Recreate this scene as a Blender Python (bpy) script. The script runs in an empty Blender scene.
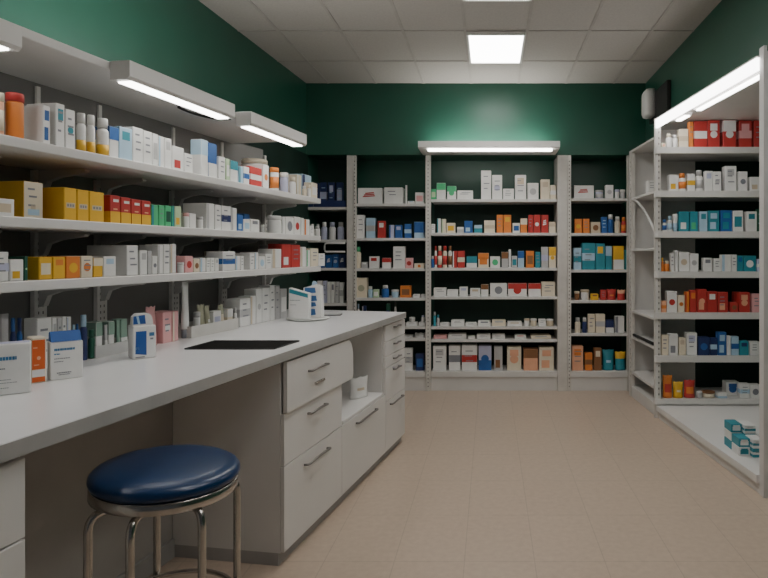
import bpy, bmesh, math, random
from mathutils import Vector, Matrix
R = random.Random(7)
sc = bpy.context.scene
COL = sc.collection
PI = math.pi

# ------------------------------------------------------------------ camera model (used to measure the photograph)
F, PX, HY, H = 600.0, 490.0, 253.0, 1.45          # focal px, vanishing column, horizon row, eye height
DB = 6.304                                         # depth of the back shelving front
def X(px, Y): return (px - PX) / F * Y
def Z(py, Y): return H - (py - HY) / F * Y
T = 0.161; TN = math.hypot(1, T)                   # run of the counter wall
AC, AS, ABK = -1.375, -1.95, -2.40                 # counter edge, shelf edge, panel behind
PHI = math.atan2(1, T)                             # local X runs along the wall, local -Y faces the aisle
def depth(px, a): return -a / ((PX - px) / F + T)
def LS(px, a):                                     # distance along the wall
    y = depth(px, a); return ((a + T*y - AC)*T + y) / TN
def LY(a): return (AC - a) / TN
def LW(s, ly):                                     # local (s, ly) -> world
    return Vector((AC + s*T/TN - ly/TN, s/TN + ly*T/TN, 0))

cam = bpy.data.cameras.new('camera'); co = bpy.data.objects.new('camera', cam); COL.objects.link(co)
cam.sensor_width = 36; cam.lens = 36*F/768
cam.shift_x = -(PX-384)/768; cam.shift_y = -(289-HY)/768
co.location = (0, 0, H); co.rotation_euler = (PI/2, 0, 0); cam.clip_start = .05
sc.camera = co

# ------------------------------------------------------------------ materials
PAL = dict(w=(.80,.80,.78), cr=(.78,.70,.55), gy=(.50,.50,.50), sg=(.26,.40,.32), r=(.52,.045,.04), o=(.74,.23,.045), y=(.78,.46,.035),
           g=(.08,.50,.22), dg=(.015,.10,.06), t=(.03,.27,.34), b=(.025,.12,.38), nb=(.02,.035,.13), lb=(.42,.60,.74), lv=(.50,.52,.68),
           p=(.80,.42,.42), pe=(.80,.42,.26), br=(.26,.12,.05), be=(.62,.52,.38), bk=(.02,.02,.02), ol=(.42,.42,.30), pg=(.50,.66,.42),
           ink=(.24,.25,.28))
NAMES = dict(sg='sage green', w='white', cr='cream', gy='grey', r='red', o='orange', y='yellow', g='green', dg='dark green', t='teal', b='blue', nb='navy',
             lb='pale blue', lv='lavender', p='pink', pe='peach', br='brown', be='beige', bk='black', ol='olive', pg='pale green', ink='dark')
_m = {}
def mat(key, col, rough=.5, metal=0, var=.06, scale=9, bump=0, spec=.5):
    if key in _m: return _m[key]
    m = bpy.data.materials.new(key); m.use_nodes = True
    nt = m.node_tree; b = nt.nodes['Principled BSDF']
    b.inputs['Roughness'].default_value = rough; b.inputs['Metallic'].default_value = metal
    b.inputs['Specular IOR Level'].default_value = spec
    tc = nt.nodes.new('ShaderNodeTexCoord'); nz = nt.nodes.new('ShaderNodeTexNoise')
    nz.inputs['Scale'].default_value = scale; nz.inputs['Detail'].default_value = 3
    nt.links.new(tc.outputs['Object'], nz.inputs['Vector'])
    rp = nt.nodes.new('ShaderNodeValToRGB')
    c0 = [max(0, c*(1-var)) for c in col]; c1 = [min(1, c*(1+var)) for c in col]
    rp.color_ramp.elements[0].position = .3; rp.color_ramp.elements[1].position = .7
    rp.color_ramp.elements[0].color = (*c0, 1); rp.color_ramp.elements[1].color = (*c1, 1)
    nt.links.new(nz.outputs['Fac'], rp.inputs['Fac']); nt.links.new(rp.outputs['Color'], b.inputs['Base Color'])
    if bump:
        bp = nt.nodes.new('ShaderNodeBump'); bp.inputs['Strength'].default_value = bump; bp.inputs['Distance'].default_value = .002
        nt.links.new(nz.outputs['Fac'], bp.inputs['Height']); nt.links.new(bp.outputs['Normal'], b.inputs['Normal'])
    _m[key] = m; return m
def C(k): return mat('pack_'+NAMES[k].replace(' ','_'), PAL[k], .45)
def emit(key, col, s):
    if key in _m: return _m[key]
    m = bpy.data.materials.new(key); m.use_nodes = True; nt = m.node_tree
    b = nt.nodes['Principled BSDF']; b.inputs['Base Color'].default_value = (.9,.9,.9,1)
    b.inputs['Emission Color'].default_value = (*col, 1); b.inputs['Emission Strength'].default_value = s
    _m[key] = m; return m
def tile_floor():
    m = bpy.data.materials.new('floor_tiles'); m.use_nodes = True; nt = m.node_tree; b = nt.nodes['Principled BSDF']
    tc = nt.nodes.new('ShaderNodeTexCoord'); mp = nt.nodes.new('ShaderNodeMapping'); mp.inputs['Location'].default_value = (.12,.18,0)
    br = nt.nodes.new('ShaderNodeTexBrick'); br.offset = 0
    for k, v in (('Scale',1),('Mortar Size',.0028),('Mortar Smooth',.3),('Brick Width',.33),('Row Height',.5),('Bias',0)): br.inputs[k].default_value = v
    br.inputs['Color1'].default_value = (.55,.44,.345,1); br.inputs['Color2'].default_value = (.54,.43,.337,1); br.inputs['Mortar'].default_value = (.45,.36,.28,1)
    nz = nt.nodes.new('ShaderNodeTexNoise'); nz.inputs['Scale'].default_value = 30; nz.inputs['Detail'].default_value = 6
    mx = nt.nodes.new('ShaderNodeMixRGB'); mx.blend_type = 'OVERLAY'; mx.inputs['Fac'].default_value = .16
    L = nt.links.new
    L(tc.outputs['Object'], mp.inputs['Vector']); L(mp.outputs['Vector'], br.inputs['Vector']); L(tc.outputs['Object'], nz.inputs['Vector'])
    L(br.outputs['Color'], mx.inputs['Color1']); L(nz.outputs['Fac'], mx.inputs['Color2']); L(mx.outputs['Color'], b.inputs['Base Color'])
    b.inputs['Roughness'].default_value = .30
    return m
WHITE = mat('white_laminate', (.74,.73,.71), .42, var=.02, scale=3)
SHELFW = mat('white_painted_steel', (.68,.67,.65), .45, var=.03, scale=5)
POST = mat('grey_white_steel', (.62,.60,.56), .5, var=.06, scale=12)
HOLE = mat('slot_dark', (.22,.21,.20), .8)
CTOP = mat('counter_white', (.83,.83,.84), .24, var=.02, scale=4)
GREEN = mat('green_paint', (.018,.092,.060), .34, var=.07, scale=2, bump=.05)
DARKG = mat('dark_panel_and_shade_green', (.009,.034,.024), .6, var=.2, scale=3)  # wall green with shade put into the colour; also the alcove's dark panel
GREYP = mat('grey_wall_panel', (.25,.243,.235), .7, var=.06, scale=2)
CEIL = mat('ceiling_tile', (.41,.39,.36), .9, var=.05, scale=60, bump=.2)
GRID = mat('ceiling_grid_metal', (.37,.35,.32), .8)
STEEL = mat('brushed_steel', (.50,.48,.45), .24, metal=1, var=.08, scale=20)
HANDLE = mat('grey_handle_metal', (.28,.27,.26), .38, metal=.8)
VINYL = mat('blue_vinyl', (.004,.032,.105), .28, var=.12, scale=4)
BLACK = mat('black_gloss', (.002,.0018,.0015), .6, spec=.08)
BLKM = mat('black_matt', (.015,.015,.015), .6)
CLEAR = mat('frosted_plastic', (.55,.56,.55), .35)
KICK = mat('kick_grey', (.40,.39,.38), .55)
FLOOR = tile_floor()
LIGHT = emit('tube_light', (1,.97,.92), 7.5)
PANEL = emit('ceiling_light_panel', (1,.97,.93), 9)

# ------------------------------------------------------------------ mesh builder
class MB:
    def __init__(s): s.v=[]; s.f=[]; s.fm=[]; s.ms=[]; s.sm=[]
    def mi(s, m):
        if m not in s.ms: s.ms.append(m)
        return s.ms.index(m)
    def face(s, idx, m, smooth=False): s.f.append(idx); s.fm.append(s.mi(m)); s.sm.append(smooth)
    def poly(s, pts, m):
        n=len(s.v); s.v += [tuple(p) for p in pts]; s.face(list(range(n, n+len(pts))), m); return s
    def box(s, x0,x1,y0,y1,z0,z1, m, ch=0):
        if ch: return s.cbox(x0,x1,y0,y1,z0,z1,m,ch)
        n=len(s.v)
        s.v += [(x,y,z) for z in (z0,z1) for y in (y0,y1) for x in (x0,x1)]
        for q in ((0,2,3,1),(4,5,7,6),(0,1,5,4),(2,6,7,3),(0,4,6,2),(1,3,7,5)): s.face([n+i for i in q], m)
        return s
    def cbox(s, x0,x1,y0,y1,z0,z1, m, c):
        bm = bmesh.new(); bmesh.ops.create_cube(bm, size=1)
        for v in bm.verts: v.co = Vector((x0 if v.co.x<0 else x1, y0 if v.co.y<0 else y1, z0 if v.co.z<0 else z1))
        bmesh.ops.bevel(bm, geom=list(bm.edges), offset=c, segments=2 if c>.004 else 1, affect='EDGES', profile=.5)
        n=len(s.v); bm.verts.index_update(); s.v += [tuple(v.co) for v in bm.verts]
        for f in bm.faces: s.face([n+v.index for v in f.verts], m)
        bm.free(); return s
    def prism(s, pts, z0, z1, m, axis='z', smooth=False):   # pts 2-D outline, extruded along axis
        n=len(s.v); k=len(pts)
        def mk(p, h): return {'z':(p[0],p[1],h),'y':(p[0],h,p[1]),'x':(h,p[0],p[1])}[axis]
        s.v += [mk(p,z0) for p in pts] + [mk(p,z1) for p in pts]
        a = sum(pts[i][0]*pts[(i+1)%k][1]-pts[(i+1)%k][0]*pts[i][1] for i in range(k))
        flip = (a<0) != (axis=='y')
        A=[list(range(n+k-1,n-1,-1)), list(range(n+k,n+2*k))] + [[n+i,n+(i+1)%k,n+k+(i+1)%k,n+k+i] for i in range(k)]
        for i,q in enumerate(A): s.face(q[::-1] if flip else q, m, smooth and i>1)
        return s
    def lathe(s, prof, m, c=(0,0,0), seg=20, smooth=True, sx=1, sy=1):   # prof [(r,z)...] bottom to top
        n=len(s.v); k=len(prof)
        for r,z in prof:
            for i in range(seg):
                a=2*PI*i/seg; s.v.append((c[0]+r*sx*math.cos(a), c[1]+r*sy*math.sin(a), c[2]+z))
        for j in range(k-1):
            for i in range(seg):
                i2=(i+1)%seg; s.face([n+j*seg+i, n+j*seg+i2, n+(j+1)*seg+i2, n+(j+1)*seg+i], m, smooth)
        s.face([n+i for i in range(seg)][::-1], m); s.face([n+(k-1)*seg+i for i in range(seg)], m)
        return s
    def tube(s, path, r, m, seg=8, closed=False, flat=1, up0=None):
        P=[Vector(p) for p in path]; k=len(P); n=len(s.v)
        for j in range(k):
            if closed: d=P[(j+1)%k]-P[j-1]
            else: d=P[min(j+1,k-1)]-P[max(j-1,0)]
            d.normalize(); up=Vector((0,0,1)) if abs(d.z)<.9 else Vector((0,1,0))
            if up0 is not None: up=Vector(up0)
            u=d.cross(up).normalized(); w=u.cross(d)
            for i in range(seg):
                a=2*PI*i/seg; s.v.append(tuple(P[j]+u*r*math.cos(a)+w*r*flat*math.sin(a)))
        for j in range(k if closed else k-1):
            j2=(j+1)%k
            for i in range(seg):
                i2=(i+1)%seg; s.face([n+j*seg+i, n+j*seg+i2, n+j2*seg+i2, n+j2*seg+i], m, True)
        if not closed: s.face([n+i for i in range(seg)][::-1], m); s.face([n+(k-1)*seg+i for i in range(seg)], m)
        return s
    def build(s, name, parent=None, loc=(0,0,0), rz=0, fix=True):
        me=bpy.data.meshes.new(name); me.from_pydata(s.v, [], s.f)
        for m in s.ms: me.materials.append(m)
        me.polygons.foreach_set('material_index', s.fm); me.polygons.foreach_set('use_smooth', s.sm)
        if fix:
            bm=bmesh.new(); bm.from_mesh(me); bmesh.ops.recalc_face_normals(bm, faces=bm.faces); bm.to_mesh(me); bm.free()
        me.update()
        o=bpy.data.objects.new(name, me); COL.objects.link(o); o.location=loc; o.rotation_euler=(0,0,rz)
        if parent: o.parent=parent
        return o
def empty(name, loc=(0,0,0), rz=0):
    o=bpy.data.objects.new(name, None); COL.objects.link(o); o.location=loc; o.rotation_euler=(0,0,rz); o.empty_display_size=.1; return o
def tag(o, label, cat, group=None):
    o['label']=label; o['category']=cat
    if group: o['group']=group
    assert 4 <= len(label.split()) <= 16, label
    return o
def struct(o): o['kind']='structure'; return o
def B(x0,x1,y0,y1,z0,z1,m,ch=0): return MB().box(x0,x1,y0,y1,z0,z1,m,ch)

# ------------------------------------------------------------------ room shell
ZC = 3.236
BY = 6.72                                           # true back wall, behind the shelving
struct(B(-2.6,3.0,-1.2,BY+.12,-.1,0,FLOOR).build('floor'))
struct(B(-2.6,3.0,-1.2,BY+.12,ZC,ZC+.1,CEIL).build('ceiling'))
struct(B(-2.6,3.0,BY,BY+.12,0,ZC,GREEN).build('wall_back'))
struct(B(-2.6,3.0,DB+.01,BY,2.483,ZC,GREEN).build('wall_back_upper'))
wl=lambda y: -1.933-.062*(DB-y)
struct(MB().prism([(wl(BY),BY),(wl(-1.2),-1.2),(-2.6,-1.2),(-2.6,BY)],0,ZC,GREEN).build('wall_left'))
pA=LW(LS(265,ABK),LY(ABK)); yA=pA.y
def pl(y): return ABK+T*y
ZCAN = 2.215
struct(MB().prism([(pl(-1.2),-1.2),(pl(4.45),4.45),(wl(4.45)-.005,4.45),(wl(-1.2)-.005,-1.2)],0,ZCAN,GREYP).build('wall_left_lower'))
struct(MB().prism([(wl(4.46)+.003,4.46),(wl(DB)+.003,DB),(wl(DB)+.02,DB),(wl(4.46)+.02,4.46)],0,2.48,DARKG).build('wall_left_shade_sheet'))  # added dark sheet over the green wall, standing in for shade
XS=1.638
struct(B(2.66,2.78,-1.2,BY,0,ZC,GREEN).build('wall_right'))
struct(MB().box(XS,2.66,-1.2,5.77,2.645,ZC,GREEN).box(XS,2.66,5.77,DB+.01,2.49,ZC,GREEN).build('wall_right_upper'))
struct(B(1.86,2.66,5.76,BY,0,2.49,DARKG).build('wall_right_pier'))
g=MB()
for x in (-1.70,-1.2,-.7,-.2,.3,.8,1.3): g.box(x-.011,x+.011,-1.2,DB,ZC-.006,ZC-.0005,GRID)
for y in (-.9,-.3,.3,.9,1.5,2.1,2.7,3.42,4.19,4.82,5.58): g.box(-2.3,XS+.3,y-.009,y+.009,ZC-.0055,ZC-.0004,GRID)
struct(g.build('ceiling_grid'))
def ceil_light(x0,x1,y0,y1,label):
    e=empty('ceiling_light',((x0+x1)/2,(y0+y1)/2,ZC-.03)); w=(x1-x0)/2; d=(y1-y0)/2
    f=MB()
    for a in ((-w,w,-d,-d+.018),(-w,w,d-.018,d),(-w,-w+.018,-d+.018,d-.018),(w-.018,w,-d+.018,d-.018)): f.box(*a,.0,.029,SHELFW)
    f.build('frame',e); B(-w+.018,w-.018,-d+.018,d-.018,.006,.027,PANEL).build('diffuser',e)
    tag(e,label,'ceiling light','recessed ceiling light panels')
ceil_light(-.19,.29,4.83,5.57,'square white ceiling light panel glowing close to the back wall')
ceil_light(-.19,.29,3.43,4.185,'glowing ceiling light panel cut off by the top edge of the picture')
ceil_light(-.19,.29,1.51,2.09,'unseen ceiling light panel overhead in front of the cabinets, added as fill')  # out of view, added to fill the room with light

ceil_light(.81,1.29,2.11,2.69,'unseen fill light panel added overhead near the alcove post')  # out-of-view fill, added to brighten the shelves above the counter
ceil_light(.81,1.29,.91,1.49,'unseen fill light panel added overhead by the side wall')  # second unseen fill added for the counter wall
# ------------------------------------------------------------------ labels for the many packs
ITEMS=[]
WORDK=dict(c='carton',f='carton',b='bottle',j='tub',t='tube',p='pouch',k='canister',s='sheet',e='sleeve')
CATK=dict(c='carton',f='carton',b='bottle',j='tub',t='tube',p='pouch',k='canister',s='card',e='sleeve')
OBJN=dict(c='medicine_carton',f='medicine_carton',b='medicine_bottle',j='plastic_tub',t='ointment_tube',p='refill_pouch',k='canister',s='display_card',e='paper_sleeve')
def desc_of(k,c1,c2,dec,w,h):
    adj=''
    if k in 'cf':
        if h/w>2.3: adj='tall '
        elif h/w<.62: adj='flat '
    if k in 'bjtk' and h/w>2.6: adj='slim '
    a,b=NAMES[c1],NAMES[c2]
    if a==b: col='plain '+a if dec in '-' else a
    elif k in 'bjk' and dec in '-': return f'{adj}{a} {WORDK[k]} with {b} lid' if k!='b' else f'{adj}{a} bottle with {b} cap'
    else: col=f'{a} and {b}'
    return f'{adj}{col} {WORDK[k]}'
def plural(d):
    for w in ('carton','bottle','tub','tube','canister','sheet','sleeve'):
        if ' '+w in d: return d.replace(' '+w,' '+w+'s',1)
    return d.replace('pouch','pouches')
ORD=['','first','second','third','fourth','fifth','sixth','seventh','eighth','ninth','tenth','eleventh','twelfth','thirteenth']
NUM=['','one','two','three','four','five','six','seven','eight','nine','ten','eleven','twelve','thirteen','fourteen','fifteen']
def finish_labels():
    by={}
    for it in ITEMS: by.setdefault(it['place'],[]).append(it)
    for place,L in by.items():
        L.sort(key=lambda i:i['px'])
        cnt={}
        for it in L: cnt.setdefault(it['d'],[]).append(it)
        near={}
        for i,it in enumerate(L):
            for j in (i-1,i+1):
                if 0<=j<len(L): near.setdefault((it['d'],L[j]['d']),set()).add(i)
        for i,it in enumerate(L):
            G=cnt[it['d']]; n=len(G); lab=None
            if n==1: lab=f"{it['d']} on {place}"
            else:
                for j in (i-1,i+1):
                    if 0<=j<len(L) and len(cnt[L[j]['d']])==1 and len(near[(it['d'],L[j]['d'])])==1:
                        c=f"{it['d']} beside the {L[j]['d']} on {place}"
                        if len(c.split())<=16: lab=c; break
            if lab is None:
                q=G.index(it)+1
                o='leftmost' if q==1 else 'rightmost' if q==n else (ORD[q]+' from left')
                lab=f"{o} of {NUM[n]} {plural(it['d'])} on {place}"
                if len(lab.split())>16: lab=f"{o} of {NUM[n]} {plural(it['d'])}, {place}"
            it['o']['label']=lab; it['o']['category']=it['cat']; it['o']['group']='packs on '+place
            assert 4<=len(lab.split())<=16, lab

# ------------------------------------------------------------------ pack builders: base centre at origin, front faces -Y
def quads(mb, w, d, u0,u1,v0,v1,h, m, e=.0007):          # print on the front
    mb.poly([(-w/2+w*u0,-d/2-e,h*v0),(-w/2+w*u1,-d/2-e,h*v0),(-w/2+w*u1,-d/2-e,h*v1),(-w/2+w*u0,-d/2-e,h*v1)],m)
def sideq(mb,w,d,v0,v1,h,m,e=.0007):
    for sgn in (-1,1):
        x=sgn*(w/2+e); mb.poly([(x,-d/2+.0005,h*v0),(x,d/2-.0005,h*v0),(x,d/2-.0005,h*v1),(x,-d/2+.0005,h*v1)],m)
def carton(w,d,h,c1,c2,dec,name='medicine_carton'):
    m1,m2=C(c1),C(c2); mb=MB().box(-w/2,w/2,-d/2,d/2,0,h,m1,min(.0025,w*.06,h*.06,d*.06))
    ink=C('ink') if c1 not in ('nb','b','bk','dg') else C('lb')
    if 't' in dec:
        quads(mb,w,d,.01,.99,.58,.985,h,m2); sideq(mb,w,d,.58,.985,h,m2); e=h+.0007
        mb.poly([(-w/2,-d/2,e),(w/2,-d/2,e),(w/2,d/2,e),(-w/2,d/2,e)],m2)
    if 'b' in dec: quads(mb,w,d,.01,.99,.01,.42,h,m2); sideq(mb,w,d,.01,.42,h,m2)
    if 'p' in dec: quads(mb,w,d,.14,.86,.22,.72,h,m2)
    if 'g' in dec: quads(mb,w,d,.01,.99,.34,.62,h,m2); sideq(mb,w,d,.34,.62,h,m2)
    if 's' in dec: quads(mb,w,d,.16,.70,.12,.45,h,m2)
    if 'u' in dec: quads(mb,w,d,.2,.8,.62,.88,h,m2)
    if 'v' in dec: quads(mb,w,d,.02,.30,.02,.98,h,m2)
    if 'F' in dec: quads(mb,w,d,.02,.98,.01,.99,h,m2,.0005)
    if 'U' in dec: quads(mb,w,d,.2,.8,.10,.26,h,C('lb'),.0011); quads(mb,w,d,.35,.6,.26,.38,h,C('be'),.0011)
    if 'q' in dec:
        quads(mb,w,d,.16,.84,.38,.54,h,m2); 
        for k in range(3): quads(mb,w,d,.22+.2*k,.36+.2*k,.42,.50,h,C('ink'),.0012)
    if 'n' in dec: quads(mb,w,d,.28,.82,.76,.86,h,C('w'),.0012); quads(mb,w,d,.3,.7,.48,.53,h,C('pe'),.0012)
    if 'm' in dec:
        r=min(w,h)*.3; mb.poly([(r*math.cos(a*PI/8),-d/2-.0009,h*.48+r*math.sin(a*PI/8)) for a in range(16)],m2)
    if 'x' in dec:                                      # slanting brush-like mark
        for k in range(3):
            z=h*(.42+.1*k); x0=-w*.3+w*.05*k
            mb.poly([(x0,-d/2-.0008,z),(x0+w*(.5-.07*k),-d/2-.0008,z+h*.05),(x0+w*(.5-.07*k),-d/2-.0008,z+h*.12),(x0,-d/2-.0008,z+h*.07)],m2)
    if 'l' in dec:
        n=3 if h>w else 2
        for k in range(n):
            u=.18+.1*R.random(); v=.78-.2*k-.05*R.random()
            quads(mb,w,d,u,u+.35+.25*R.random(),v,v+min(.05,.009/h),h,ink,.0011)
    return mb.build(name)
def bottle(w,h,c1,c2,dec):
    r=w/2; hc=min(h*.26,.05); hb=h-hc
    o=MB().lathe([(r*.94,0),(r,.004),(r,hb*.86),(r*.93,hb*.93),(r*.70,hb*.985),(r*.62,hb)],C(c1),seg=18).build('medicine_bottle')
    cr_=.86 if 'b' in dec else .74
    MB().lathe([(r*cr_,0),(r*(cr_-.02),hc*.93),(r*(cr_-.08),hc)],C(c1 if 'b' in dec else c2),c=(0,0,hb),seg=16).build('cap',o)
    if 'b' in dec or 'p' in dec:
        z0,z1=(.02,.42) if 'b' in dec else (.18,.7)
        MB().lathe([(r*1.012,hb*z0),(r*1.012,hb*z1)],C(c2),seg=18).build('label',o)
    return o
def jar(w,h,c1,c2,dec,name='plastic_tub'):
    r=w/2; hl=min(h*.24,.03); hb=h-hl
    o=MB().lathe([(r*.9,0),(r*.96,.003),(r*.96,hb*.93),(r*.9,hb)],C(c1),seg=22).build(name)
    MB().lathe([(r,0),(r,hl*.85),(r*.93,hl)],C(c2 if dec!='pl' else c1),c=(0,0,hb+.0002),seg=22).build('lid',o)
    if 'p' in dec: MB().lathe([(r*.97,hb*.15),(r*.97,hb*.75)],C(c2),seg=22).build('label',o)
    return o
def otube(w,h,c1,c2,dec):
    r=w/2; mb=MB(); n=0; seg=16; rings=8; hc=h*.16
    for j in range(rings+1):
        f=j/rings
        for i in range(seg):
            a=2*PI*i/seg; mb.v.append((r*math.cos(a)*(.9+.1*f), r*math.sin(a)*(1-f)*.9+ (.002 if math.sin(a)>0 else -.002)*f, hc+(h-hc)*f))
    for j in range(rings):
        mm=C(c2) if ('t' in dec and j>=5) or ('b' in dec and j<3) else C(c1)
        for i in range(seg):
            i2=(i+1)%seg; mb.face([j*seg+i,j*seg+i2,(j+1)*seg+i2,(j+1)*seg+i],mm,True)
    mb.face([rings*seg+i for i in range(seg)],C(c1)); mb.face(list(range(seg))[::-1],C(c1))
    o=mb.build('ointment_tube'); MB().lathe([(r*.72,0),(r*.78,hc)],C(c2),seg=14).build('cap',o); return o
def pouch(w,d,h,c1,c2,dec):
    mb=MB(); nx,nz=7,8
    for sgn in (-1,1):
        n=len(mb.v)
        for j in range(nz+1):
            for i in range(nx+1):
                u=i/nx; v=j/nz; b=math.sin(PI*u)**.6*(1-v)**.45*(.9+.1*math.sin(9*u+7*v))
                if v>.86: b*=.4
                mb.v.append(((u-.5)*w*(1-.08*math.sin(PI*v)), sgn*(d/2*b+.001), h*v+ (0 if v<1 else .004*math.sin(14*u))))
        for j in range(nz):
            for i in range(nx):
                mm=C(c2) if ('p' in dec and 2<=j<5 and 1<=i<6) or ('t' in dec and j>=5) or ('l' in dec and j==3 and 2<=i<5) else C(c1)
                a=n+j*(nx+1)+i; mb.face([a,a+1,a+nx+2,a+nx+1],mm,True)
    k=(nx+1)*(nz+1)
    for i in range(nx): mb.face([i,i+1,k+i+1,k+i],C(c1)); mb.face([nz*(nx+1)+i,nz*(nx+1)+i+1,k+nz*(nx+1)+i+1,k+nz*(nx+1)+i],C(c1))
    for j in range(nz):
        for e in (0,nx): mb.face([j*(nx+1)+e,(j+1)*(nx+1)+e,k+(j+1)*(nx+1)+e,k+j*(nx+1)+e],C(c1))
    return mb.build('refill_pouch')
def pack(k,w,d,h,c1,c2,dec):
    h=max(h,.012); w=max(w,.008)
    if k in 'cf': return carton(w,d,h,c1,c2,dec)
    if k=='s': return carton(w,min(d,.006),h,c1,c2,dec,'display_card')
    if k=='e': return carton(w,d,h,c1,c2,dec,'paper_sleeve')
    if k=='b': return bottle(w,h,c1,c2,dec)
    if k=='j': return jar(w,h,c1,c2,dec)
    if k=='k': return jar(w,h,c1,c2,'-' if dec=='-' else dec,'canister')
    if k=='t': return otube(w,h,c1,c2,dec)
    if k=='p': return pouch(w,d,h,c1,c2,dec)
def parse(txt):
    for ln in txt.strip().splitlines():
        q=ln.split('#')[0].split()
        if not q: continue
        x0,x1,yt=map(float,q[:3]); opt=dict(p.split('=') for p in q[7:])
        yield x0,x1,yt,q[3],q[4],q[5],q[6],{a:float(b) for a,b in opt.items()}
def reg(o,px,place,k,c1,c2,dec,w,h):
    ITEMS.append(dict(o=o,px=px,place=place,d=desc_of(k,c1,c2,dec,w,h),cat=CATK[k]))
def fill_front(txt, Y, zs, place, dmax=.16):        # packs facing the camera on a shelf
    for x0,x1,yt,k,c1,c2,dec,op in parse(txt):
        off=op.get('o',0); y=Y+.012+off+R.random()*.008
        xa,xb=X(x0+.15,y),X(x1-.15,y); w=xb-xa; h=Z(yt,y)-zs
        if k in 'bjkt': d=w; 
        else: d=op.get('d',min(dmax,max(.05,w*.8)))
        o=pack(k,w,d,h,c1,c2,dec)
        o.location=((xa+xb)/2, y+d/2, zs+.0006); o.rotation_euler=(0,0,math.radians(R.uniform(-1,1)) if k not in 'bjkt' else 0)
        reg(o,(x0+x1)/2,place,k,c1,c2,dec,w,h)
def fill_left(txt, a, zs, place, dd=.1):            # packs facing the aisle on the counter wall
    for x0,x1,yt,k,c1,c2,dec,op in parse(txt):
        off=op.get('o',0); aa=a-off
        xm=(x0+x1)/2; s0,s1=LS(x0+.12,aa),LS(x1-.12,aa); w=s1-s0; ym=depth(xm,aa)
        if k in 'bjkt':
            w=d=(x1-x0-.25)/F*ym*math.cos(math.atan((PX-xm)/F))*1.03
            ac=aa-w/2*TN; ym=depth(xm,ac); p=LW(LS(xm,ac),LY(ac)); rz=0
        else:
            d=op.get('d',dd); p=LW((s0+s1)/2, LY(aa)+d/2); rz=math.radians(R.uniform(-1,1))*min(1,.04/d)
        h=Z(yt,ym)-zs
        o=pack(k,w,d,h,c1,c2,dec)
        o.location=(p.x,p.y,zs+.0006); o.rotation_euler=(0,0,PHI+rz)
        reg(o,(x0+x1)/2,place,k,c1,c2,dec,w,h)

# ------------------------------------------------------------------ wall shelving above the counter
E0=(AC,0,0)
UPR=mat('pale_upright_steel',(.90,.88,.85),.5,var=.05,scale=14)
L=empty('wall_shelving',E0,PHI)
S_END=LS(321,AS); S_0=.55
yb=LY(ABK)-.002; yf=LY(AS)
ZS=[H+.397, H+.125, H-.098]
for z,nm in zip(ZS,('top','mid','low')): B(S_0,S_END,yf,yb-.001,z-.036,z,SHELFW,.003).build('shelf',L)
zc0=1.0
for i,px in enumerate((-60,36,98,172,221,264)):
    s=LS(px,ABK); u=MB().box(s-.03,s+.03,yb-.022,yb-.0005,zc0+.002,ZS[0]-.04,UPR).box(s-.009,s+.009,yb-.012,yb-.0005,ZS[0]-.04,ZCAN-.04,UPR)
    z=zc0+.04
    while z<ZS[0]-.08:
        if all(abs(z-q+.02)>.04 for q in ZS):
            for dx in (-.011,.011): u.poly([(s+dx-.003,yb-.0226,z-.006),(s+dx+.003,yb-.0226,z-.006),(s+dx+.003,yb-.0226,z+.006),(s+dx-.003,yb-.0226,z+.006)],HOLE)
        z+=.03
    u.build('upright',L)
    for z in ZS:
        zz=z-.037; y1=yb-.023; y0=yf+.2
        pr=[(y1,zz),(y1,zz-.10),(y1-.025,zz-.095),(y1-.045,zz-.05),(y1-.10,zz-.032),(y0,zz-.018),(y0-.012,zz-.01),(y0-.006,zz)]
        MB().prism(pr,s-.012,s+.012,SHELFW,axis='x').build('bracket',L)
tag(L,'white wall shelving with three long shelves on brackets above the counter','wall shelving')
# canopy with lamps
CP=empty('shelf_canopy',(AC,0,0),PHI)
s_end=LS(306,-1.86); s_0=.55; zt=H+.775
B(s_0,s_end,LY(-1.93),LY(ABK)-.002,zt-.035,zt,SHELFW,.003).build('canopy_board',CP)
tag(CP,'long white canopy board above the wall shelving on the green wall','canopy')
def lamp(s0,s1,label,zb=H+.70,y0=LY(-1.835),y1=LY(-1.925),zh=None,up=None):
    e=empty('strip_lamp',(*LW((s0+s1)/2,(y0+y1)/2)[:2],zb),PHI); w=(s1-s0)/2; d=(y1-y0)/2; hh=(zh or zt)-zb
    MB().prism([(-d+.012,0),(d,0),(d,hh),(-d,hh),(-d,.012)],-w,w,SHELFW,axis='x').build('housing',e)
    B(-w+.03,w-.03,-d+.018,d-.012,-.006,-.0002,LIGHT).build('light_tube',e)
    if not zh: B(-w+.06,w-.06,-d+.03,d-.002,hh+.0003,hh+.006,up or mat_up).build('uplight_strip',e)
    tag(e,label,'strip lamp','strip lamps along the wall canopy'); return e
mat_up=emit('uplight',(1,.97,.92),16)
lamp(LS(110,-1.925),LS(234,-1.84),'long white strip lamp on the canopy edge with cable trailing beneath its far end',up=emit('uplight_long',(1,.97,.94),105))
lamp(LS(233,-1.925)+.03,LS(306,-1.84),'white strip lamp at the far end of the wall canopy')
lamp(.75,LS(17,-1.89),'strip lamp end glowing under the canopy at the top corner above orange canister',zb=H+.668,y0=LY(-1.87),y1=LY(-1.96),zh=zt-.036)
cb=[]
for i in range(13):
    f=i/12; s=LS(178,-2.05)+(LS(233,-1.93)-LS(178,-2.05))*f; p=LW(s,LY(-2.05)+(LY(-1.945)-LY(-2.05))*f)
    cb.append((p.x,p.y,zt-.043-.018*math.sin(PI*f)**.8))
tag(MB().tube(cb,.006,BLKM,6).build('power_cable'),'black power cable sagging under the canopy between the strip lamps','cable')

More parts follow.
